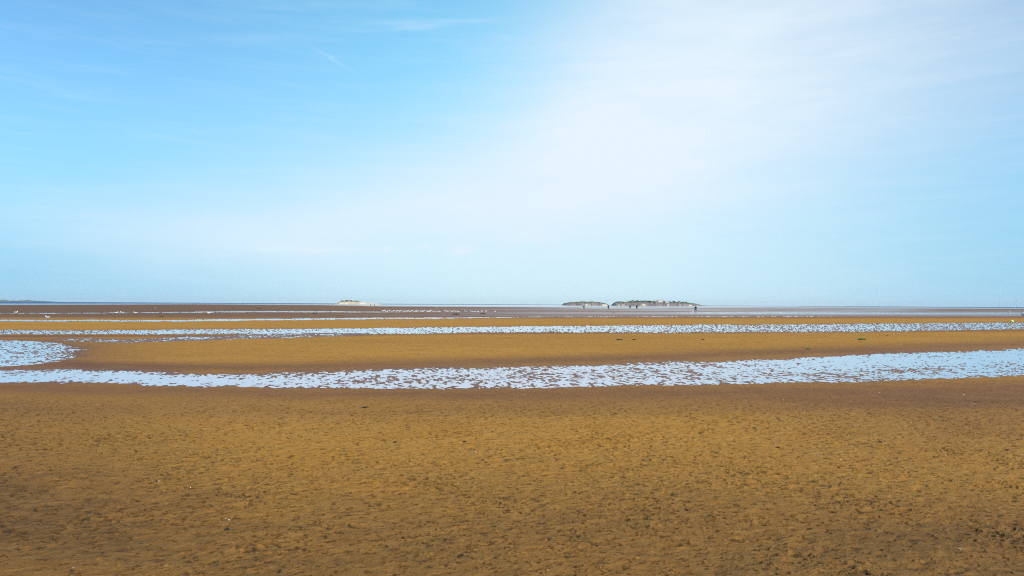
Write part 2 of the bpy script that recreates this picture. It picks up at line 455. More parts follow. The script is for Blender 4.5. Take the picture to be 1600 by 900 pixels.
# faint trodden tracks of footprints, half filled by the tide
foot = np.zeros_like(z)
near_rows = q > 150
ix = np.where(near_rows)[0][0]
tw = 0.5 + fbm(WX[ix:] * 11, WY[ix:] * 11, 2, 505, 0.7)
rr_ = random.Random(12)
for (sx_, sy_, ang, nst) in [(-4.6, 7.6, 24, 13), (-2.2, 8.0, 158, 9), (1.2, 7.3, 12, 12), (3.4, 9.6, 171, 10), (-5.5, 11.5, 8, 16), (0.2, 10.6, 30, 14), (5.0, 13.0, 165, 16), (-1.0, 6.6, 5, 8)]:
    a0 = math.radians(ang)
    for k_ in range(nst):
        fx = sx_ + math.cos(a0) * 0.62 * k_ + rr_.gauss(0, .05) - math.sin(a0) * (0.09 if k_ % 2 else -0.09)
        fy = sy_ + math.sin(a0) * 0.62 * k_ + rr_.gauss(0, .05) + math.cos(a0) * (0.09 if k_ % 2 else -0.09)
        a1 = a0 + rr_.gauss(0, .2)
        U = (WX[ix:] - fx) * math.cos(a1) + (WY[ix:] - fy) * math.sin(a1)
        V = -(WX[ix:] - fx) * math.sin(a1) + (WY[ix:] - fy) * math.cos(a1)
        rad = np.sqrt((U / 0.13) ** 2 + (V / 0.05) ** 2)
        foot[ix:] = np.maximum(foot[ix:], sstep(1.15, 0.5, rad) * sstep(0.15, 0.6, tw) * rr_.uniform(.4, 1))
        z[ix:] += np.exp(-((rad - 1.35) / 0.3) ** 2) * 0.005
z = z - foot * 0.016

# surface maps: damp, muddy, wet film, dark mud with painted shade in the pits, pale dry sand
streak = fbm(WX * 0.006, WY * 0.03, 3, 201)
wet = np.zeros_like(z) + 0.08
def edgeband(yc, wdt, amp):
    global wet
    c = np.interp(PX, *yc); wet = wet + amp * np.exp(-((PY - c) / wdt) ** 2)
for mk in (A, B, Cc, D, Eb, Fb, Lb): wet = np.maximum(wet, mk)
edgeband(([0, 400, 800, 1200, 1600], [574, 576, 567, 553, 538]), 8.0, 0.75)
edgeband(([0, 400, 800, 1200, 1600], [606, 616, 618, 612, 606]), 15.0, 0.75)
edgeband(([0, 600, 900, 1600], [640, 650, 643, 628]), 14.0, 0.35)
edgeband(([0, 400, 800, 1600], [526, 525, 521, 517]), 2.2, 0.7)
edgeband(([0, 1600], [540, 560]), 0.1, 0.0)
wet = wet + 0.75 * np.exp(-(((PX - 60) / 140) ** 2)) * sstep(520, 535, PY) * sstep(605, 585, PY)
wet = wet + 0.5 * sstep(1000, 1600, PX) * sstep(600, 640, PY) * sstep(760, 660, PY)
far = sstep(500, 495, PY - 0.0 * PX)
strip = np.exp(-((PY - np.interp(PX, [0, 800, 1600], [509, 502, 497])) / 5.0) ** 2)   # drier bar
wet = np.clip(wet + far * 0.85 - strip * 0.1, 0, 1)
mud = np.clip(0.78 * mudz, 0, 1) + 0.55 * sstep(498, 490, PY) * sstep(800, 100, PX)
sh_b = np.interp(PX, [-300, 0, 300, 500, 600, 800, 1000, 1200, 1400, 1600, 1900], [477.2, 476.8, 475.6, 477, 479, 480, 482, 481, 482, 483, 484.5])
film = 0.9 * sstep(0.5, -0.5, PY - sh_b)
filmz = sstep(480, 482, PY) * sstep(495, 492.5, PY + (PX - 800) * 0.0) * sstep(520, 1000, PX) * (0.66 + 0.6 * streak)
filmz = filmz - 0.5 * sstep(1380, 1500, PX) * np.exp(-((PY - 484.5) / 2.0) ** 2)
film = np.maximum(film, filmz)
film = np.maximum(film, 0.35 * np.clip(A + Cc + Eb + Fb + B + D, 0, 1))
film = np.maximum(film, 0.85 * Lb)
film = film + 0.25 * sstep(505, 497, PY) * (0.5 + streak) * sstep(200, 900, PX)
film = np.clip(film, 0, 1) * (1 - 0.85 * strip * sstep(494, 497, PY))
pale = 0.95 * np.exp(-(((PX - 579) / 13) ** 2) - ((PY - 476.9) / 1.1) ** 2)
mud_shade = pitm * 0.85 + dash * 0.72 + sstep(0.52, 0.62, fbm(WX * 3.2, WY * 3.2, 3, 301) + 0.0) * 0.35 * sstep(604, 630, PY)  # dark mud and painted-in shade for pits and dashes
bar = sstep(520, 530, PY) * sstep(606, 600, PY) * (1 - np.clip(A + B + Cc + D, 0, 1))
mud_shade = np.clip(mud_shade + foot * 0.4 + bar * 0.14 * sstep(0.1, 0.5, fbm(RX * 3.2, RY * 2.2, 3, 611, 0.7)), 0, 1)

ny, nx = PX.shape
co = np.stack([WX, WY, z], -1).reshape(-1, 3).astype(np.float32)
idx = np.arange(ny * nx).reshape(ny, nx)
a_, b_, c_, d_ = idx[:-1, :-1], idx[:-1, 1:], idx[1:, 1:], idx[1:, :-1]
faces = np.stack([a_, d_, c_, b_], -1).reshape(-1, 4)
# a wide skirt sheet a little lower that carries the sand all round
ext = 45000.0
sk = np.array([[-ext, -ext, -0.7], [ext, -ext, -0.7], [ext, ext * 2, -0.7], [-ext, ext * 2, -0.7]], np.float32)
n0 = len(co); co = np.vstack([co, sk]); faces = np.vstack([faces, [[n0, n0 + 1, n0 + 2, n0 + 3]]])
def fast_mesh(name, co, faces):
    me = bpy.data.meshes.new(name)
    me.vertices.add(len(co)); me.vertices.foreach_set('co', co.astype(np.float32).ravel())
    me.loops.add(faces.size); me.loops.foreach_set('vertex_index', faces.astype(np.int32).ravel())
    me.polygons.add(len(faces)); me.polygons.foreach_set('loop_start', (np.arange(len(faces)) * faces.shape[1]).astype(np.int32))
    me.update(calc_edges=True); me.validate()
    me.polygons.foreach_set('use_smooth', np.ones(len(me.polygons), bool))
    return me
me = fast_mesh('ground', co, faces)
for nm, arr in (('wet', wet), ('mud', mud), ('film', film), ('pit', mud_shade), ('pale', pale)):
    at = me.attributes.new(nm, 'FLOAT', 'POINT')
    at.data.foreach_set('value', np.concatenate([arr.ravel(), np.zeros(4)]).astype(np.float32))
me.materials.append(M['sand'])
go = bpy.data.objects.new('ground', me); C.objects.link(go)
tag(go, 'ochre and brown tidal sand flat with ripples, wet patches and trodden pits', kind='structure')

# the sheets of standing water, each along its own hollow
def water_strip(name, tops, bots, xs, mat, label, zz=0.0, n=60):
    bm = bmesh.new(); A1 = []; A2 = []
    for x in np.linspace(xs[0], xs[-1], n):
        t_ = float(np.interp(x, xs, tops)); b_2 = float(np.interp(x, xs, bots))
        A1.append(bm.verts.new(ground(x, t_, zz))); A2.append(bm.verts.new(ground(x, b_2, zz)))
    for i in range(n - 1): bm.faces.new((A2[i], A2[i + 1], A1[i + 1], A1[i]))
    o = obj(name, bm, mat, smooth=False); tag(o, label, kind='structure'); return o
water_strip('water', [569, 569, 576, 574, 568, 560, 543, 528], [606, 606, 615, 615, 614, 607, 600, 590], [-300, 0, 400, 600, 800, 1200, 1600, 1900], M['pool'], 'bright shallow channel broken by sand lumps across the near flat')
water_strip('water', [527, 527, 528, 535], [576, 576, 575, 561], [-300, 0, 90, 140], M['pool'], 'pale blue pool at the left end of the near channel', -0.0012)
water_strip('water', [513.5, 513, 511, 509, 506, 502, 498], [524.3, 524.3, 524, 523.5, 522, 516.5, 512], [-300, 0, 400, 600, 1000, 1600, 1900], M['pool'], 'long bright channel across the middle of the flat', -0.0004)
water_strip('water', [526.4, 526.6, 524.4, 524.1], [534, 538.5, 534, 526], [60, 200, 400, 600], M['pool'], 'thin broken streaks of water beside the middle channel', -0.0016)
water_strip('water', [497.5, 497.5, 496.5, 494, 492.5, 492.2], [503.5, 504, 502.8, 500, 497.5, 497.2], [-300, 200, 400, 600, 850, 1300], M['pool'], 'narrow runnel of water behind the middle channel', 0.0000)
water_strip('water', [488, 488, 485, 485.5], [491.8, 491.8, 489.6, 489.6], [-300, 0, 400, 740], M['pool'], 'thin line of water where the gulls stand', -0.0004)
water_strip('water', [475.7, 476.1, 477.3, 479.0], [479.0, 480, 481.2, 481.0], [540, 700, 1000, 1320], M['pool'], 'calm strip of shallow water before the islands', -0.0020)
water_strip('water', [485.5, 486.5, 488], [492.5, 493, 493.6], [950, 1300, 1900], M['pool'], 'wet lilac shallows near the right side of the flat', -0.0012)
bm = bmesh.new()
seaq = [0.02, 0.1, 0.5, 1.0, 2.0, 3.4]
rows_ = []
for s in seaq: rows_.append([bm.verts.new(ground(x, H(x) + s, -0.05)) for x in np.linspace(-6000, 7600, 60)])
for r1, r2 in zip(rows_, rows_[1:]):
    for i in range(59): bm.faces.new((r2[i], r2[i + 1], r1[i + 1], r1[i]))
tag(obj('sea', bm, M['sea'], smooth=False), 'strip of blue open sea along the horizon', kind='structure')

# ------------------------------------------------------------------ islands and far coast
def island(name, prof, dist, depth, label, seed, beachfrac=0.0, nx_=260, ny_=36, cliff=0.55, zs=1.0):
    """prof: list of (photo px, photo py of the skyline)"""
    xs = [p[0] for p in prof]; hs = [(H(p[0]) - p[1]) * dist / F + CAM_H for p in prof]
    pxs = np.linspace(xs[0], xs[-1], nx_)
    P = [at_depth(x, dist) for x in pxs]
    X0 = np.array([p.x for p in P]); hh = np.maximum(np.interp(pxs, xs, hs), 0.0)
    v = np.linspace(0, 1, ny_)
    XX = np.repeat(X0[None], ny_, 0); VV = np.repeat(v[:, None], nx_, 1)
    L = (X0[-1] - X0[0])
    t = (XX - X0[0]) / L
    halfw = depth / 2 * np.sqrt(np.clip(1 - (2 * t - 1) ** 2, 0.02, 1)) * (1 + 0.35 * perlin(t * 9, t * 0 + seed))
    YY = dist + (VV * 2 - 1) * halfw
    front = 0.5 + 0.5 * fbm(XX * 0.05, YY * 0 + seed, 3, seed)
    cs = 0.04 + 0.16 * np.clip(front, 0, 1)
    shape = sstep(0, cs, VV) * cliff + (1 - cliff) * sstep(cs, 0.42, VV)
    shape = shape * sstep(1.0, 0.7, VV)
    hgt = hh[None] * shape * (1 + 0.26 * fbm(XX * 0.07, YY * 0.07, 3, seed + 3, 0.6)) - 0.3
    me = fast_mesh(name, np.stack([XX, YY, hgt], -1).reshape(-1, 3),
                   (lambda I: np.stack([I[:-1, :-1], I[:-1, 1:], I[1:, 1:], I[1:, :-1]], -1).reshape(-1, 4))(np.arange(nx_ * ny_).reshape(ny_, nx_)))
    gx = sstep(0.62, 0.80, shape + 0.15 * fbm(XX * 0.08, YY * 0.08, 2, seed + 9))
    patch = np.clip(0.5 + fbm(XX * 0.03, YY * 0.0, 3, seed + 5) * 1.1, 0, 1)
    bch = np.clip(beachfrac * sstep(0.95, 0.45, hgt / max(hh.max(), 1)) + (1 - beachfrac) * sstep(0.60, 0.74, patch) * sstep(0.55, 0.25, shape), 0, 1)
    for nm, arr in (('grass', gx), ('beach', bch)):
        a = me.attributes.new(nm, 'FLOAT', 'POINT'); a.data.foreach_set('value', arr.ravel().astype(np.float32))
    me.materials.append(M['island'])
    o = bpy.data.objects.new(name, me); C.objects.link(o); tag(o, label, kind='structure')
    def top(pxx, vv=0.35):
        i = int(np.argmin(abs(pxs - pxx))); j = int(vv * (ny_ - 1)); return Vector((float(XX[j, i]), float(YY[j, i]), float(hgt[j, i])))
    return top
D1, D2 = 1500.0, 2500.0
top_eye = island('island', [(521, 476), (528, 473.0), (533, 470.6), (541, 469.6), (549, 469.6), (556, 470.4), (564, 471.8), (573, 473.2), (586, 474.3), (606, 476.4)], D1, 46, 'low sandy island with a tuft of scrub left of centre', 4, beachfrac=1.0, cliff=0.2)
top_little = island('island', [(877, 477.1), (882, 473.4), (890, 472.9), (898, 471.9), (908, 471.5), (925, 471.6), (938, 472.6), (946, 473.8), (954, 477.5)], D2, 70, 'small dark rocky island left of the big one', 11)
top_big = island('island', [(954.5, 477.6), (960, 472.4), (968, 471.7), (978, 471.8), (990, 470.8), (1005, 470.6), (1018, 470.7), (1030, 470.6), (1042, 470.9), (1052, 472.0), (1062, 472.3), (1075, 473.2), (1082, 474.2), (1090, 475.2), (1103, 478.3)], D2, 120, 'long green topped rocky island with pale buildings', 23)
def hills(prof, dist, depth, label):
    xs = [p[0] for p in prof]; n = 160
    bm = bmesh.new(); rows = []
    for j, v in enumerate((0, 0.15, 0.4, 0.7, 1)):
        row = []
        for i in range(n):
            x = xs[0] + (xs[-1] - xs[0]) * i / (n - 1); h = np.interp(x, xs, [(H(p[0]) - p[1]) * dist / F for p in prof])
            p = at_depth(x, dist + v * depth)
            row.append(bm.verts.new((p.x, p.y, max(0.0, h) * (0, 0.55, 1, 0.8, 0)[j] * (1 + 0.12 * math.sin(i * 1.7 + j)) - 0.4)))
        rows.append(row)
    for a, b in zip(rows, rows[1:]):
        for i in range(n - 1): bm.faces.new((a[i], a[i + 1], b[i + 1], b[i]))
    tag(obj('hills', bm, M['farhill']), label, kind='structure')
hills([(-420, 466), (-200, 465), (-60, 466.5), (0, 467.8), (8, 468.0), (12, 469.2), (28, 469.6), (40, 468.8), (47, 468.9), (55, 469.6), (75, 470.4), (92, 471.8)], 17000, 1500, 'faint blue line of far hills at the left edge of the sea')

# ------------------------------------------------------------------ buildings and shrubs on the big island
def house(name, px_, w_, d_, h_, rh, wallm, roofm, label, vv=0.30, nwin=3, chimney=True):
    p = top_big(px_, vv); r = empty(name, p - Vector((0, 0, 0.6)))
    bm = bmesh.new(); box(bm, -w_ / 2, w_ / 2, -d_ / 2, d_ / 2, 0, h_ + 0.6)
    obj('wall', bm, wallm, r, smooth=False)
    bm = bmesh.new(); e = 0.35; z0 = h_ + 0.603
    v = [bm.verts.new(c) for c in ((-w_/2-e, -d_/2-e, z0), (w_/2+e, -d_/2-e, z0), (w_/2+e, d_/2+e, z0), (-w_/2-e, d_/2+e, z0), (-w_/2-e, 0, z0+rh), (w_/2+e, 0, z0+rh))]
    for f in ((0, 1, 5, 4), (2, 3, 4, 5), (0, 4, 3), (1, 2, 5), (3, 2, 1, 0)): bm.faces.new([v[i] for i in f])
    rf = obj('roof', bm, roofm, r, smooth=False)
    if chimney:
        bm = bmesh.new(); box(bm, w_*0.3, w_*0.3+0.9, -0.4, 0.4, z0 + rh*0.5, z0 + rh + 1.3); obj('chimney', bm, M['stone'], rf, smooth=False)
    for i in range(nwin):
        x = -w_/2 + w_ * (i + 0.5) / nwin
        bm = bmesh.new()
        if i == nwin // 2:
            box(bm, x-0.5, x+0.5, -d_/2-0.06, -d_/2+0.02, 0.6, 2.7); obj('door', bm, M['slate'], r, smooth=False)
        else:
            box(bm, x-0.6, x+0.6, -d_/2-0.05, -d_/2+0.02, 1.6, 2.9); obj('window', bm, M['glass'], r, smooth=False)
    tag(r, label, 'house', 'buildings on the big island'); return r
house('house', 1029, 17, 9, 5.2, 3.4, M['white'], M['stone'], 'largest white house on top of the big island')
house('house', 1039, 12, 7, 3.0, 2.0, M['white'], M['stone'], 'low white house right of the largest island house', 0.2)
house('house', 1023, 10, 7, 3.4, 2.2, M['stone'], M['redroof'], 'stone house with red roof left of the largest house', 0.24)
house('hut', 1060, 7, 5, 2.6, 1.6, M['stone'], M['slate'], 'small stone hut with slate roof right of the houses', 0.4, 2, False)
house('hut', 988, 8, 5, 2.8, 1.8, M['stone'], M['slate'], 'small slate roofed hut on the left half of the big island', 0.4, 2, False)
p = top_big(1036.5, 0.4); bm = bmesh.new(); tube(bm, [(0, 0, -0.5), (0, 0, 5), (0, 0, 11)], [0.35, 0.28, 0.15], 8)
box(bm, -1.6, 1.6, -0.08, 0.08, 9.2, 9.5)
tag(obj('mast', bm, M['white'], loc=p), 'thin pale mast with crossbar behind the island houses', 'mast')

rnd = random.Random(5)
def shrub_mesh(seed, w_, h_):
    rr = random.Random(seed); bm = bmesh.new()
    for _ in range(260):
        a = rr.uniform(0, 2 * math.pi); rad = math.sqrt(rr.random()); zz = rr.random()
        k = math.sqrt(max(0.05, 1 - (zz * 1.02 - 0.15) ** 2))
        c = Vector((math.cos(a) * rad * w_ / 2 * k, math.sin(a) * rad * w_ / 2 * k, 0.3 + zz * (h_ - 0.3) * (0.75 + 0.3 * math.sin(a * 3 + seed))))
        s = rr.uniform(0.35, 0.8); n = Vector((rr.gauss(0, 1), rr.gauss(0, 1), rr.gauss(0, 1))).normalized(); t_ = n.orthogonal().normalized(); b2 = n.cross(t_)
        vs = [bm.verts.new(c + t_ * s * x + b2 * s * y * 0.7) for x, y in ((-1, 0), (0, -0.8), (1, 0), (0, 0.8))]
        bm.faces.new(vs)
    return bm
sh_px = [(965, .45, 6, 3), (984, .4, 9, 3.6), (994, .35, 12, 4.2), (1003, .42, 9, 3.4), (1012, .36, 8, 4.2), (1043, .35, 13, 5.5), (1052, .42, 7, 3.2), (1066, .38, 9, 3.2), (1071, .45, 8, 3)]
for i, (x, v, w_, h_) in enumerate(sh_px):
    r = empty('shrub', top_big(x, v) - Vector((0, 0, 0.4)))
    obj('foliage', shrub_mesh(i + 3, w_, h_), M['leaf'], r, smooth=False)
    bm = bmesh.new(); tube(bm, [(0, 0, -0.3), (0.1, 0, h_ * 0.3), (0.3, 0.1, h_ * 0.7)], [0.25, 0.18, 0.06], 6); obj('trunk', bm, M['bark'], r)
    tag(r, [('leftmost small shrub on the big island skyline' if i == 0 else ('dark windblown shrub on the big island between the slate hut and houses' if x < 1020 else 'dark windblown shrub right of the houses on the big island')), 'large dark shrub just right of the white island houses'][1 if x == 1043 else 0], 'shrub', None if x == 1043 else 'shrubs on the big island')
def rock_bm(seed, sx, sy, sz):
    bm = bmesh.new(); bmesh.ops.create_icosphere(bm, subdivisions=3, radius=1)
    rr = random.Random(seed); ph = [rr.uniform(0, 6) for _ in range(6)]
    for v in bm.verts:
        c = v.co; k = 1 + 0.22 * math.sin(c.x * 4 + ph[0]) * math.cos(c.y * 3 + ph[1]) + 0.14 * math.sin(c.z * 7 + ph[2] + c.x * 5)
        v.co = Vector((c.x * sx * k, c.y * sy * k, max(-0.4, c.z) * sz * k))
    return bm
for i, (x, sx_, sz_, lab) in enumerate([(535.5, 2.6, 1.4, 'dark rock clump at the left end of the sandy island top'), (549, 3.2, 1.6, 'dark rock clump at the right end of the sandy island top'), (542, 2.0, 1.0, 'small rock between two larger ones on the sandy island')]):
    tag(obj('rock', rock_bm(i, sx_, 2, sz_), M['rock'], loc=top_eye(x, 0.45) + Vector((0, 0, 0.2)), smooth=False), lab, 'rock', 'rocks on the sandy island')
for i, (x, sx_, sz_) in enumerate([(1086, 5, 1.8), (1091, 6, 2.2), (1096, 4, 1.4)]):
    g = at_depth(x, D2 - 20, 0.2)
    tag(obj('rock', rock_bm(i + 9, sx_, 5, sz_), M['stone'], loc=g, smooth=False), ['pale rock below the right end of the big island, nearest it', 'largest pale rock off the right end of the big island', 'outermost small pale rock off the big island'][i], 'rock', 'rocks off the big island')

# ------------------------------------------------------------------ wind turbines
def turbine_proto():
    r = empty('wind_turbine')
    bm = bmesh.new(); tube(bm, [(0, 0, 0), (0, 0, 35), (0, 0, 68)], [2.6, 2.1, 1.5], 12); obj('tower', bm, M['turbine'], r)
    bm = bmesh.new(); box(bm, -2, 2, -5, 6, 67.5, 71.5, 0.6); obj('nacelle', bm, M['turbine'], r)
    bm = bmesh.new(); tube(bm, [(0, -5, 69.5), (0, -6.5, 69.5), (0, -8, 69.5)], [1.8, 1.6, 0.4], 10); hub = obj('hub', bm, M['turbine'], r)
    for k in range(3):
        a = 2 * math.pi * k / 3
        bm = bmesh.new(); d = Vector((math.sin(a), 0, math.cos(a)))
        tube(bm, [Vector((0, -6.5, 69.5)) + d * s for s in (1, 8, 20, 40)], [(1.1, 1.1), (1.9, 0.6), (1.4, 0.4), (0.4, 0.2)], 8)
        obj('blade', bm, M['turbine'], hub)
    return r
tp = turbine_proto()
T_ = [(1588, 8400, 'tallest, nearest wind turbine, above the yellow buoy'), (1562, 11500, 'wind turbine left of the other two at the right edge'), (1573, 13000, 'smaller wind turbine between two others at the right'),
      (753, 17500, None), (766, 19500, None), (777, 17500, None), (795, 18500, None), (822, 17500, None), (838, 20000, None)]
for i, (x, dd, lab) in enumerate(T_):
    o = tp if i == 0 else copy_tree(tp)
    o.location = at_depth(x, dd, -0.1); o.rotation_euler = (0, 0, rnd.uniform(-0.5, 0.5))
    hb = [c for c in children(o) if c.name.startswith('hub')][0]
    ang = rnd.uniform(0, 2)
    hb.matrix_basis = Matrix.Translation((0, 0, 69.5)) @ Matrix.Rotation(ang, 4, 'Y') @ Matrix.Translation((0, 0, -69.5))
    tag(o, lab or ('leftmost tiny turbine on the horizon between the two islands' if i == 3 else ('rightmost tiny turbine on the horizon between the two islands' if i == 8 else 'tiny faint wind turbine within the row on the horizon between the two islands')), 'wind turbine', 'wind turbines near the right edge' if lab else 'wind turbines in the middle of the horizon')

# white yacht on the far sea
r = empty('sailing_boat', at_depth(105, 5200, -0.1), 0.4)
bm = bmesh.new()
def hull_mesh(bm, L, B_, Hh, nose=0.35, n=14):
    rings = []
    for i in range(n + 1):
        t = i / n; x = -L / 2 + L * t
        wd = B_ / 2 * (1 - max(0, (t - (1 - nose)) / nose) ** 2) * (0.82 + 0.18 * min(1, t * 4)); wd = max(wd, 0.02)
        dk = Hh * (1 + 0.25 * t * t); kz = Hh * 0.5 * max(0, (t - 0.7) / 0.3) ** 2
        rings.append([bm.verts.new((x, s * wd * k2, kz + (dk - kz) * h2)) for s, k2, h2 in ((-1, 1, 1), (-1, .92, .5), (-1, .5, .12), (0, 0, 0), (1, .5, .12), (1, .92, .5), (1, 1, 1))])
    for a, b in zip(rings, rings[1:]):
        for k in range(6): bm.faces.new((a[k], b[k], b[k + 1], a[k + 1]))
        bm.faces.new((a[6], b[6], b[0], a[0]))
    bm.faces.new(rings[0]); bm.faces.new(rings[-1][::-1])
hull_mesh(bm, 11, 3.2, 1.3); obj('hull', bm, M['hull'], r)
bm = bmesh.new(); tube(bm, [(0.5, 0, 1.2), (0.5, 0, 14)], [0.14, 0.08], 6); obj('mast', bm, M['white'], r)
bm = bmesh.new()
for (v3) in ([(0.45, 0, 2.4), (0.45, 0, 13.6), (-4.6, 0.5, 2.4)], [(0.75, 0, 12.5), (5.0, 0, 1.8), (0.75, 0.5, 2.0)]):
    f = bm.faces.new([bm.verts.new(c) for c in v3])
bmesh.ops.solidify(bm, geom=bm.faces[:], thickness=0.05); obj('sail', bm, M['white'], r, smooth=False)
tag(r, 'tiny white sailing boat on the horizon at the left', 'boat')

# ------------------------------------------------------------------ people
def skin_obj(name, pts, edges, mat, parent=None, sub=1):
    """pts: (x, y, z, radius) ; vertex 0 is the pelvis"""
    bm = bmesh.new(); sl_ = bm.verts.layers.skin.verify()
    vs = []
    for i, p in enumerate(pts):
        v = bm.verts.new(p[:3]); rr = p[3]
        v[sl_].radius = rr if isinstance(rr, tuple) else (rr, rr); v[sl_].use_root = (i == 0); vs.append(v)
    for a, b in edges: bm.edges.new((vs[a], vs[b]))
    o = obj(name, bm, mat, parent)
    s = o.modifiers.new('Skin', 'SKIN'); s.use_smooth_shade = True; s.branch_smoothing = 0.3
    o.modifiers.new('Subsurf', 'SUBSURF').levels = sub
    return o
def person(px_, py_, h_, rz, top, trs, label, stride=0.3, lean=0.0, arm=0.15, group='walkers far out on the flats'):
    r = empty('person', ground(px_, py_, 0.03), rz); k = h_ / 1.72
    def P(x, y, z_, rad): return (x * k, (y + lean * max(0, z_ - 0.9)) * k, z_ * k, (rad[0] * k, rad[1] * k) if isinstance(rad, tuple) else rad * k)
    s = stride
    body = [P(0, 0, .93, (.15, .11)), P(0, 0, 1.12, (.14, .10)), P(0, 0, 1.34, (.17, .11)), P(0, 0, 1.46, (.06, .06)), P(0, 0.01, 1.54, (.075, .09)), P(0, 0.02, 1.66, (.07, .085)),
            P(.20, 0, 1.38, .055), P(.25, -.05 - arm, 1.13, .042), P(.24, .04 - arm, .90, .032), P(.24, .07 - arm, .82, .035),
            P(-.20, 0, 1.38, .055), P(-.25, .05 + arm * .6, 1.13, .042), P(-.24, .14 + arm, .91, .032), P(-.24, .18 + arm, .84, .035),
            P(.10, 0, .84, .09), P(.10, s * .45, .50, .065), P(.10, s * .55, .10, .045), P(.10, s * .55 + .16, .04, .038),
            P(-.10, 0, .84, .09), P(-.10, -s * .2, .49, .065), P(-.10, -s * .8, .14, .045), P(-.10, -s * .8 + .13, .04, .038)]
    ed = [(0, 1), (1, 2), (2, 3), (3, 4), (4, 5), (2, 6), (6, 7), (7, 8), (8, 9), (2, 10), (10, 11), (11, 12), (12, 13), (0, 14), (14, 15), (15, 16), (16, 17), (0, 18), (18, 19), (19, 20), (20, 21)]
    skin_obj('body', body, ed, M['skin'], r)
    jk = [P(0, 0, .90, (.215, .17)), P(0, 0, 1.12, (.205, .165)), P(0, 0, 1.34, (.225, .165)), P(0, 0, 1.44, (.09, .09)),
          P(.21, 0, 1.38, .095), P(.27, -.05 - arm, 1.13, .080), P(.26, .04 - arm, .90, .062),
          P(-.21, 0, 1.38, .095), P(-.27, .05 + arm * .6, 1.13, .080), P(-.26, .14 + arm, .91, .062)]
    skin_obj('coat', jk, [(0, 1), (1, 2), (2, 3), (2, 4), (4, 5), (5, 6), (2, 7), (7, 8), (8, 9)], top, r)
    tr = [P(0, 0, .90, (.17, .125)), P(.10, 0, .82, .11), P(.10, s * .45, .50, .085), P(.10, s * .55, .12, .065), P(-.10, 0, .82, .11), P(-.10, -s * .2, .49, .085), P(-.10, -s * .8, .16, .065)]
    skin_obj('trousers', tr, [(0, 1), (1, 2), (2, 3), (0, 4), (4, 5), (5, 6)], trs, r)
    bm = bmesh.new(); bmesh.ops.create_icosphere(bm, subdivisions=2, radius=1)
    for v in bm.verts: v.co = Vector((v.co.x * .092 * k, (v.co.y * .105 - .02 + lean * .75) * k, (1.64 + v.co.z * .10) * k))
    obj('hair', bm, M['hair'], r)
    r.scale = (1.3, 1.3, 1.1)
    tag(r, label, 'person', group); return r
person(912.5, 482.9, 1.80, 1.6, M['black'], M['black'], 'dark clad person stooping below the small rocky island, leftmost of four', 0.2, 0.55, 0.4)
person(950.5, 483.0, 1.92, 0.1, M['black'], M['black'], 'dark clad walker between two white gulls near the gap in the islands', 0.3)
person(984.5, 482.8, 1.82, 2.95, M['navy'], M['black'], 'smaller of two walkers close together before the big island', 0.25)
person(995.0, 483.2, 2.0, 2.8, M['black'], M['black'], 'taller of two walkers close together before the big island', 0.3)
person(1087.0, 487.3, 1.88, 1.1, M['navy'], M['maroon'], 'person walking a small white dog below the right end of the big island', 0.45, 0.05, 0.2)
person(579.4, 478.3, 1.7, 0.5, M['black'], M['navy'], 'left of two tiny dark figures on the pale sand spit', 0.3, group='figures on the pale sand spit')
person(585.0, 478.2, 1.6, 2.0, M['navy'], M['black'], 'right of two tiny dark figures on the pale sand spit', 0.3, group='figures on the pale sand spit')

# small white dog
p = ground(1082.6, 488.0, 0.035)
body = [(0, 0, .33, .085), (.13, 0, .34, .095), (.26, 0, .35, .10), (.37, 0, .44, .06), (.44, 0, .50, .065), (.54, 0, .48, .035), (-.14, 0, .34, .085), (-.26, 0, .40, .025), (-.34, 0, .50, .015),
        (.27, .06, .25, .045), (.26, .07, .13, .026), (.27, .07, .02, .022), (.27, -.06, .25, .045), (.29, -.07, .13, .026), (.28, -.07, .02, .022),
        (-.13, .06, .26, .055), (-.19, .07, .14, .028), (-.15, .07, .02, .022), (-.13, -.06, .26, .055), (-.21, -.07, .14, .028), (-.17, -.07, .02, .022)]
ed = [(0, 1), (1, 2), (2, 3), (3, 4), (4, 5), (0, 6), (6, 7), (7, 8), (2, 9), (9, 10), (10, 11), (2, 12), (12, 13), (13, 14), (6, 15), (15, 16), (16, 17), (6, 18), (18, 19), (19, 20)]
dog = empty('dog', p, math.pi * 0.95)
skin_obj('body', body, ed, M['feather'], dog)
for s in (-1, 1):
    bm = bmesh.new(); tube(bm, [(.43, s * .045, .53), (.41, s * .075, .50), (.41, s * .085, .44)], [(.012, .03), (.01, .03), (.008, .012)], 6); obj('ear', bm, M['grey_feather'], dog)
tag(dog, 'small white dog walking beside the rightmost person', 'dog')

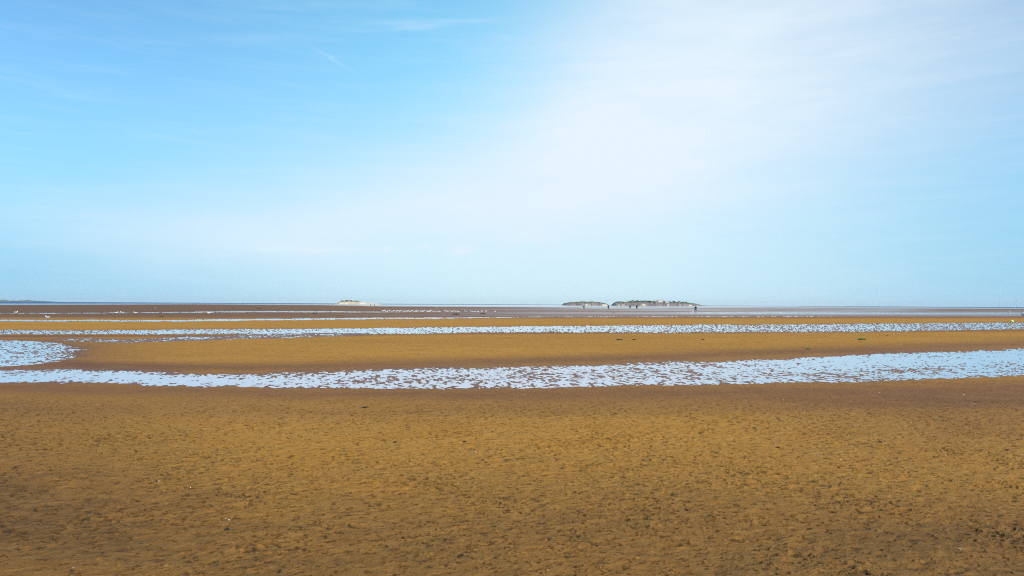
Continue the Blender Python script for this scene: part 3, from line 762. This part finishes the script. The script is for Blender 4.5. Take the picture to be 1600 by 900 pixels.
# ------------------------------------------------------------------ gulls
def gull_proto():
    r = empty('gull')
    bm = bmesh.new()
    tube(bm, [(-.27, 0, .22), (-.20, 0, .215), (-.08, 0, .20), (.05, 0, .20), (.13, 0, .235), (.17, 0, .29), (.185, 0, .335), (.215, 0, .345), (.235, 0, .34)],
         [(.02, .008), (.045, .03), (.085, .075), (.09, .085), (.06, .06), (.038, .04), (.042, .042), (.034, .032), (.01, .01)], 12)
    obj('body', bm, M['feather'], r)
    for s in (-1, 1):
        bm = bmesh.new()
        tube(bm, [(.09, s * .07, .235), (.0, s * .095, .235), (-.15, s * .07, .235), (-.31, s * .015, .235)], [(.012, .02), (.018, .05), (.014, .04), (.004, .008)], 8); obj('wing', bm, M['grey_feather'], r)
        bm = bmesh.new(); tube(bm, [(.0, s * .03, .14), (.01, s * .03, .07), (.0, s * .03, .005), (.035, s * .03, .0)], [.008, .006, .006, .005], 6); obj('leg', bm, M['birdleg'], r)
    bm = bmesh.new(); tube(bm, [(.23, 0, .34), (.265, 0, .333), (.285, 0, .322)], [(.008, .011), (.007, .009), (.003, .003)], 6); obj('beak', bm, M['beak'], r)
    return r
gp = gull_proto(); first = True
def gull(px_, py_, s, rz, label, group):
    global first
    o = gp if first else copy_tree(gp); first = False
    o.location = ground(px_, py_, 0.03); o.rotation_euler = (0, 0, rz); o.scale = (s,) * 3
    tag(o, label, 'gull', group)
flock = [598, 601, 604.5, 607, 611, 614, 617.5, 620, 624, 627, 631, 634, 636, 640, 643, 646.5, 650, 653, 656, 659, 661, 665, 668, 670, 672, 677, 681, 686, 695, 698, 700, 706, 711, 716, 727, 737, 741, 746, 752, 758, 773]
for i, x in enumerate(flock):
    yy = 488.1 + 0.0045 * (x - 600) + rnd.uniform(-0.5, 0.7)
    gull(x + rnd.uniform(-.6, .6), yy, rnd.uniform(1.4, 1.75), rnd.choice([0, math.pi]) + rnd.uniform(-.5, .5), (('leftmost white gull of the long row at the water line' if i == 0 else 'rightmost white gull of the long row, alone past the flat weed heap') if i in (0, len(flock) - 1) else ('white gull of the long row standing at the long brown weed heap' if 704 < x < 720 else ('white gull of the sparse right end of the row, past the long weed heap' if x > 720 else 'white gull in the crowded left part of the long row'))), 'flock of gulls standing in a row')
for x, y, lab in [(24.7, 490.4, 'lone white gull at the far left on the thin line of water'), (74, 499.4, 'lone white gull on the narrow runnel at the left'),
                  (181.5, 491, 'leftmost of three white gulls close together on the left flat'), (190.5, 490.5, 'middle of three white gulls close together on the left flat'), (211.6, 491, 'rightmost of three white gulls on the left flat'),
                  (243, 483.2, 'faint gull standing alone beyond the three gulls on the left'), (326, 491.4, 'lone white gull between the three gulls and the big flock'),
                  (682.5, 481.4, 'single white gull standing beyond the big flock'), (882.5, 486, 'single white gull below the left end of the rocky islands'),
                  (947.2, 483.4, 'white gull just left of the walker near the island gap'), (953.8, 483.4, 'white gull just right of the walker near the island gap'),
                  (1194, 482, 'white gull standing alone right of the person with a dog'), (1257, 482.8, 'left of two distant gulls between the islands and the right edge'), (1297, 483, 'right of two distant gulls between the islands and the right edge'), (1522, 484.4, 'white gull standing left of the pink buoy')]:
    gull(x, y, 1.35, rnd.uniform(-.8, .8) + rnd.choice([0, math.pi]), lab, 'gulls standing apart from the flock')

# ------------------------------------------------------------------ buoys and boat at the right
r = empty('mooring_buoy', ground(1581, 503.9, 0.03), 0.3)
bm = bmesh.new(); lathe(bm, [(0.02, 0.0), (.14, .02), (.22, .09), (.245, .17), (.22, .25), (.14, .31), (.05, .335)], 20); obj('float', bm, M['yellow'], r)
bm = bmesh.new(); tube(bm, [(.07 * math.cos(a), 0, .35 + .06 * math.sin(a)) for a in [math.pi * i / 8 for i in range(9)]], .012, 8); obj('ring', bm, M['steel'], r)
bm = bmesh.new(); tube(bm, [(.2, 0, .05), (.5, .15, .01), (.9, .1, .012), (1.3, .3, .01)], .015, 6); obj('rope', bm, M['weed'], r)
tag(r, 'round yellow mooring buoy resting on the sand at the right edge', 'buoy')
r = empty('mooring_buoy', ground(1576.6, 490.3, 0.03), 0.0)
bm = bmesh.new(); lathe(bm, [(0.05, 0.0), (.15, .03), (.19, .16), (.17, .28), (.10, .36)], 16); obj('float', bm, M['white'], r)
bm = bmesh.new(); lathe(bm, [(0.06, 0.36), (.16, .42), (.20, .58), (.18, .76), (.10, .9), (.03, .94)], 16)
for v in bm.verts: v.co.x += (v.co.z - .36) * 0.35
obj('top_float', bm, M['pink'], r)
tag(r, 'upright faded pink and white marker buoy beyond the yellow one', 'buoy')
r = empty('small_boat', ground(1611.5, 495.2, 0.03), math.radians(176))
bm = bmesh.new(); hull_mesh(bm, 4.4, 1.7, 0.85); obj('hull', bm, M['hull'], r)
bm = bmesh.new(); box(bm, -1.2, 0.7, -.55, .55, .85, 1.35, .08); cb = obj('cabin', bm, M['white'], r)
for s in (-1, 1):
    bm = bmesh.new(); box(bm, -.9, .4, s * .552 - .006, s * .552 + .006, 1.0, 1.24); obj('window', bm, M['glass'], cb, smooth=False)
bm = bmesh.new(); tube(bm, [(1.3, -.55, .92), (1.6, -.48, 1.25), (2.35, 0, 1.35), (1.6, .48, 1.25), (1.3, .55, .92)], .018, 6); obj('rail', bm, M['steel'], r)
bm = bmesh.new(); tube(bm, [(-2.3, 0, .1), (-2.35, 0, .5), (-2.3, 0, .95)], [(.05, .05), (.09, .09), (.16, .14)], 10); obj('outboard_motor', bm, M['black'], r)
tag(r, 'small white motor boat aground, cut off by the right edge', 'boat')

# ------------------------------------------------------------------ seaweed, shells
def weed(px_, py_, w_, h_, mat, label, seed, group='seaweed scraps on the sand', n=26):
    if py_ > 600: w_ *= 0.75; h_ *= 0.55; n = 14
    rr = random.Random(seed); bm = bmesh.new()
    for _ in range(n):
        a = rr.uniform(0, 2 * math.pi); L = w_ * 0.5 * rr.uniform(.4, 1.0)
        pts = []
        b0 = Vector((rr.gauss(0, w_ * .12), rr.gauss(0, w_ * .08), 0.0))
        for k in range(5):
            t = k / 4
            pts.append(b0 + Vector((math.cos(a + t * rr.uniform(-.6, .6)) * L * t, math.sin(a) * L * t * .7, h_ * math.sin(math.pi * (0.15 + t * .8)) * rr.uniform(.4, 1))))
        tube(bm, pts, [(w_ * .035, h_ * .12), (w_ * .05, h_ * .14), (w_ * .045, h_ * .12), (w_ * .03, h_ * .1), (w_ * .01, h_ * .05)], 5)
    o = obj('seaweed', bm, mat, loc=ground(px_, py_, 0.03)); o.rotation_euler = (0, 0, rr.uniform(0, .5))
    tag(o, label, 'seaweed', group)
W = [
 (570, 637.5, .30, .05, 'weed', 'black seaweed scrap near the channel left of centre'), (70, 703, .14, .03, 'weed', 'black seaweed scrap near the left edge of the near sand'),
 (1347, 531.5, .7, .12, 'greenweed', 'bright green seaweed clump on the ochre bar between the channels'), (967.5, 531.6, .45, .07, 'weed', 'left of two dark scraps on the middle sand bar'),
 (990.5, 531.6, .28, .06, 'weed', 'right of two dark scraps on the middle sand bar'), (1098, 531.4, .3, .06, 'weed', 'tiny dark scrap on the bar between the green clump and two scraps'),
 (1262, 546, .4, .05, 'greenweed', 'flat greenish scrap just above the right part of the near channel'), (1386, 525.4, .3, .06, 'brownweed', 'small brown scrap on the bar right of the green clump'),
 (1525, 628.4, .20, .03, 'weed', 'dark strand on the sand below the right end of the channel'), (1430, 641, .18, .03, 'weed', 'dark strand lower left of the one below the channel end'),
 (1358, 646, .16, .03, 'weed', 'faint curled strand right of centre below the channel'), (1178, 669.6, .16, .03, 'weed', 'dark scrap beside a small shell right of centre'),
 (1257, 679, .13, .02, 'weed', 'thin strand on ochre sand right of the dark scrap'), (1216, 700, .12, .02, 'weed', 'small forked strand left of the pair of shells'),
 (1375, 691.5, .12, .03, 'weed', 'small tuft on the sand above the right hand shells'), (1579, 693, .14, .02, 'weed', 'upper of two thin strands at the right edge'), (1574, 703.5, .13, .02, 'weed', 'lower of two thin strands at the right edge'),
 (727, 691.5, .13, .04, 'weed', 'dark tuft above the chipped shell near the centre'), (617, 691.5, .12, .03, 'weed', 'dark tuft left of the centre of the near sand'),
 (391, 735.8, .05, .03, 'weed', 'small black scrap left of a white shell'), (720, 868.5, .12, .03, 'weed', 'black tuft on the wet sand at the bottom centre'), (1073, 798, .1, .03, 'weed', 'curled black strand on damp sand right of centre'),
 (1512, 838.5, .09, .02, 'weed', 'black strand above the white shell at lower right'), (860, 842, .10, .02, 'brownweed', 'brown tangle on damp sand in the lower centre'), (355, 829, .12, .03, 'weed', 'dark tangle just below the twin white shells'),
 (712, 491.8, 2.0, .28, 'brownweed', 'long brown weed heap at the right end of the gull flock'), (755, 490.6, 1.6, .2, 'brownweed', 'flat brown weed heap beyond the right end of the flock'),
 (405, 482.8, 2.6, .3, 'brownweed', 'brown weed heap on the far flat left of the sandy island'), (365, 482.6, 1.4, .25, 'brownweed', 'smaller brown weed heap left of the larger one'), (492, 490, 1.3, .16, 'weed', 'dark weed heap on the far flat left of the flock'), (253, 495.6, .8, .12, 'brownweed', 'faint brown weed heap between the runnels at left'),
 (959, 489, 1.2, .12, 'brownweed', 'low brown weed heap below the walkers'),
]
for i, (x, y, w_, h_, mm, lab) in enumerate(W): weed(x, y, w_, h_, M[mm], lab, i)

def shell_bm(seed, s):
    rr = random.Random(seed); bm = bmesh.new(); n, k = 16, 6; rows = []
    for j in range(k + 1):
        t = j / k; row = []
        for i in range(n + 1):
            a = math.pi * (-.62 + 1.24 * i / n) + math.pi / 2
            rad = s * t * (1 + .05 * math.cos(i * math.pi)) * (0.9 + .1 * math.sin(a))
            row.append(bm.verts.new((math.cos(a) * rad, math.sin(a) * rad - s * .45, s * .42 * (1 - t * t) * .9 + s * .05 + .02 * s * math.cos(i * math.pi) * t)))
        rows.append(row)
    for a, b in zip(rows[1:], rows[2:]):
        for i in range(n): bm.faces.new((a[i], b[i], b[i + 1], a[i + 1]))
    for i in range(n): bm.faces.new((rows[0][0], rows[1][i], rows[1][i + 1])) if i == -1 else None
    bm.faces.new(rows[1])
    bmesh.ops.remove_doubles(bm, verts=bm.verts, dist=s * .01)
    bmesh.ops.solidify(bm, geom=bm.faces[:], thickness=s * .06)
    return bm
S = [(427.3, 741.6, 3.0, 1, 'lone white shell left of centre on ochre sand'), (353, 809.6, 2.4, 1, 'smaller of twin white shells at lower left'), (357.2, 811.6, 4.2, 1, 'larger of twin white shells at lower left'),
     (248, 753.4, 3.0, 1, 'white shell beneath a dark arc of pits at left'), (297.6, 760.6, 2.6, 1, 'white shell right of the one beneath the dark arc'), (296.5, 705.6, 2.2, 0, 'faint cream shell high on the left sand'),
     (988, 708, 3.4, 1, 'bright white shell on ochre sand right of centre'), (743, 706.5, 4.6, 0, 'cream shell with a dark side near the centre'), (1499.4, 859.6, 4.6, 1, 'largest bright shell at the lower right'),
     (1278.8, 711.2, 2.8, 1, 'left of two shells on the right side sand'), (1313, 718.4, 3.4, 1, 'right of two shells on the right side sand'), (1381, 717.6, 2.8, 0, 'cream shell in the row right of the two shells'),
     (1428.5, 741.8, 3.2, 1, 'white shell below the row of shells at right'), (1477, 712, 2.4, 0, 'faint cream shell at the right end of the shell row'), (1280.7, 746, 2.0, 0, 'tiny cream shell below the left of the two shells'),
     (1374, 613, 2.6, 1, 'white shell right below the near channel'), (1506, 617, 3.2, 1, 'white shell fragment near the right end of the channel bank'), (1166.5, 603.6, 3.0, 0, 'cream shell on the channel edge right of centre'),
     (1223.5, 625.4, 2.4, 1, 'small shell on the brown bank right of centre'), (1330, 628, 2.2, 1, 'tiny shell in the dark band below the channel'), (1160, 672.4, 2.6, 0, 'cream shell beside the dark scrap right of centre'), (820.5, 616, 3.0, 0, 'cream shell on the bank at the centre'),
     (897, 757, 2.0, 0, 'tiny cream shell in the centre of the near sand'), (680, 733, 2.0, 1, 'tiny white shell left of centre on ochre sand'), (575, 736, 2.0, 1, 'tiny white shell right of the lone shell'), (755, 860.5, 2.6, 0, 'cream shell right above the black tuft at bottom centre'),
     (1512.5, 803.5, 2.2, 0, 'small cream shell above the black strand at lower right'), (114, 888.5, 2.4, 0, 'cream shell in the bottom left corner'), (1221, 677, 2.6, 0, 'pale shell beside the thin strand on ochre sand')]
for i, (x, y, wpx, wh, lab) in enumerate(S):
    g = ground(x, y, 0.035); s = wpx * g.y / F * 0.55
    o = obj('shell', shell_bm(i, s), M['shell' if wh else 'creamshell'], loc=g); o.rotation_euler = (rnd.uniform(.15, .6), 0, rnd.uniform(0, 6))
    tag(o, lab, 'shell', 'sea shells scattered on the sand')

# sit everything small on the actual surface of the sand near the camera
from mathutils.bvhtree import BVHTree
sel = [o for o in bpy.data.objects if o.parent is None and o.name.split('.')[0] in ('shell', 'seaweed') and o.location.y < 120]
qmin = np.searchsorted(q, 14)
for o in sel:
    x, y = o.location.x, o.location.y
    i = np.argmin((WX[qmin:] - x) ** 2 + (WY[qmin:] - y) ** 2)
    zz = z[qmin:].ravel()[i]
    # slide along the view ray so that the thing keeps its bearing while resting on the surface
    o.location.z = max(float(zz), 0.0) + 0.002

# ------------------------------------------------------------------ sea air
bm = bmesh.new(); box(bm, -16000, 16000, -600, 21500, -3, 125)
hm = bpy.data.materials.new('sea_air'); hm.use_nodes = True; t = hm.node_tree; t.nodes.clear()
pv = t.nodes.new('ShaderNodeVolumePrincipled'); pv.inputs['Density'].default_value = 2e-5; pv.inputs['Color'].default_value = (0.95, 0.98, 1.0, 1)
ou = t.nodes.new('ShaderNodeOutputMaterial'); t.links.new(pv.outputs[0], ou.inputs['Volume'])
tag(obj('haze', bm, hm, smooth=False), kind='stuff')
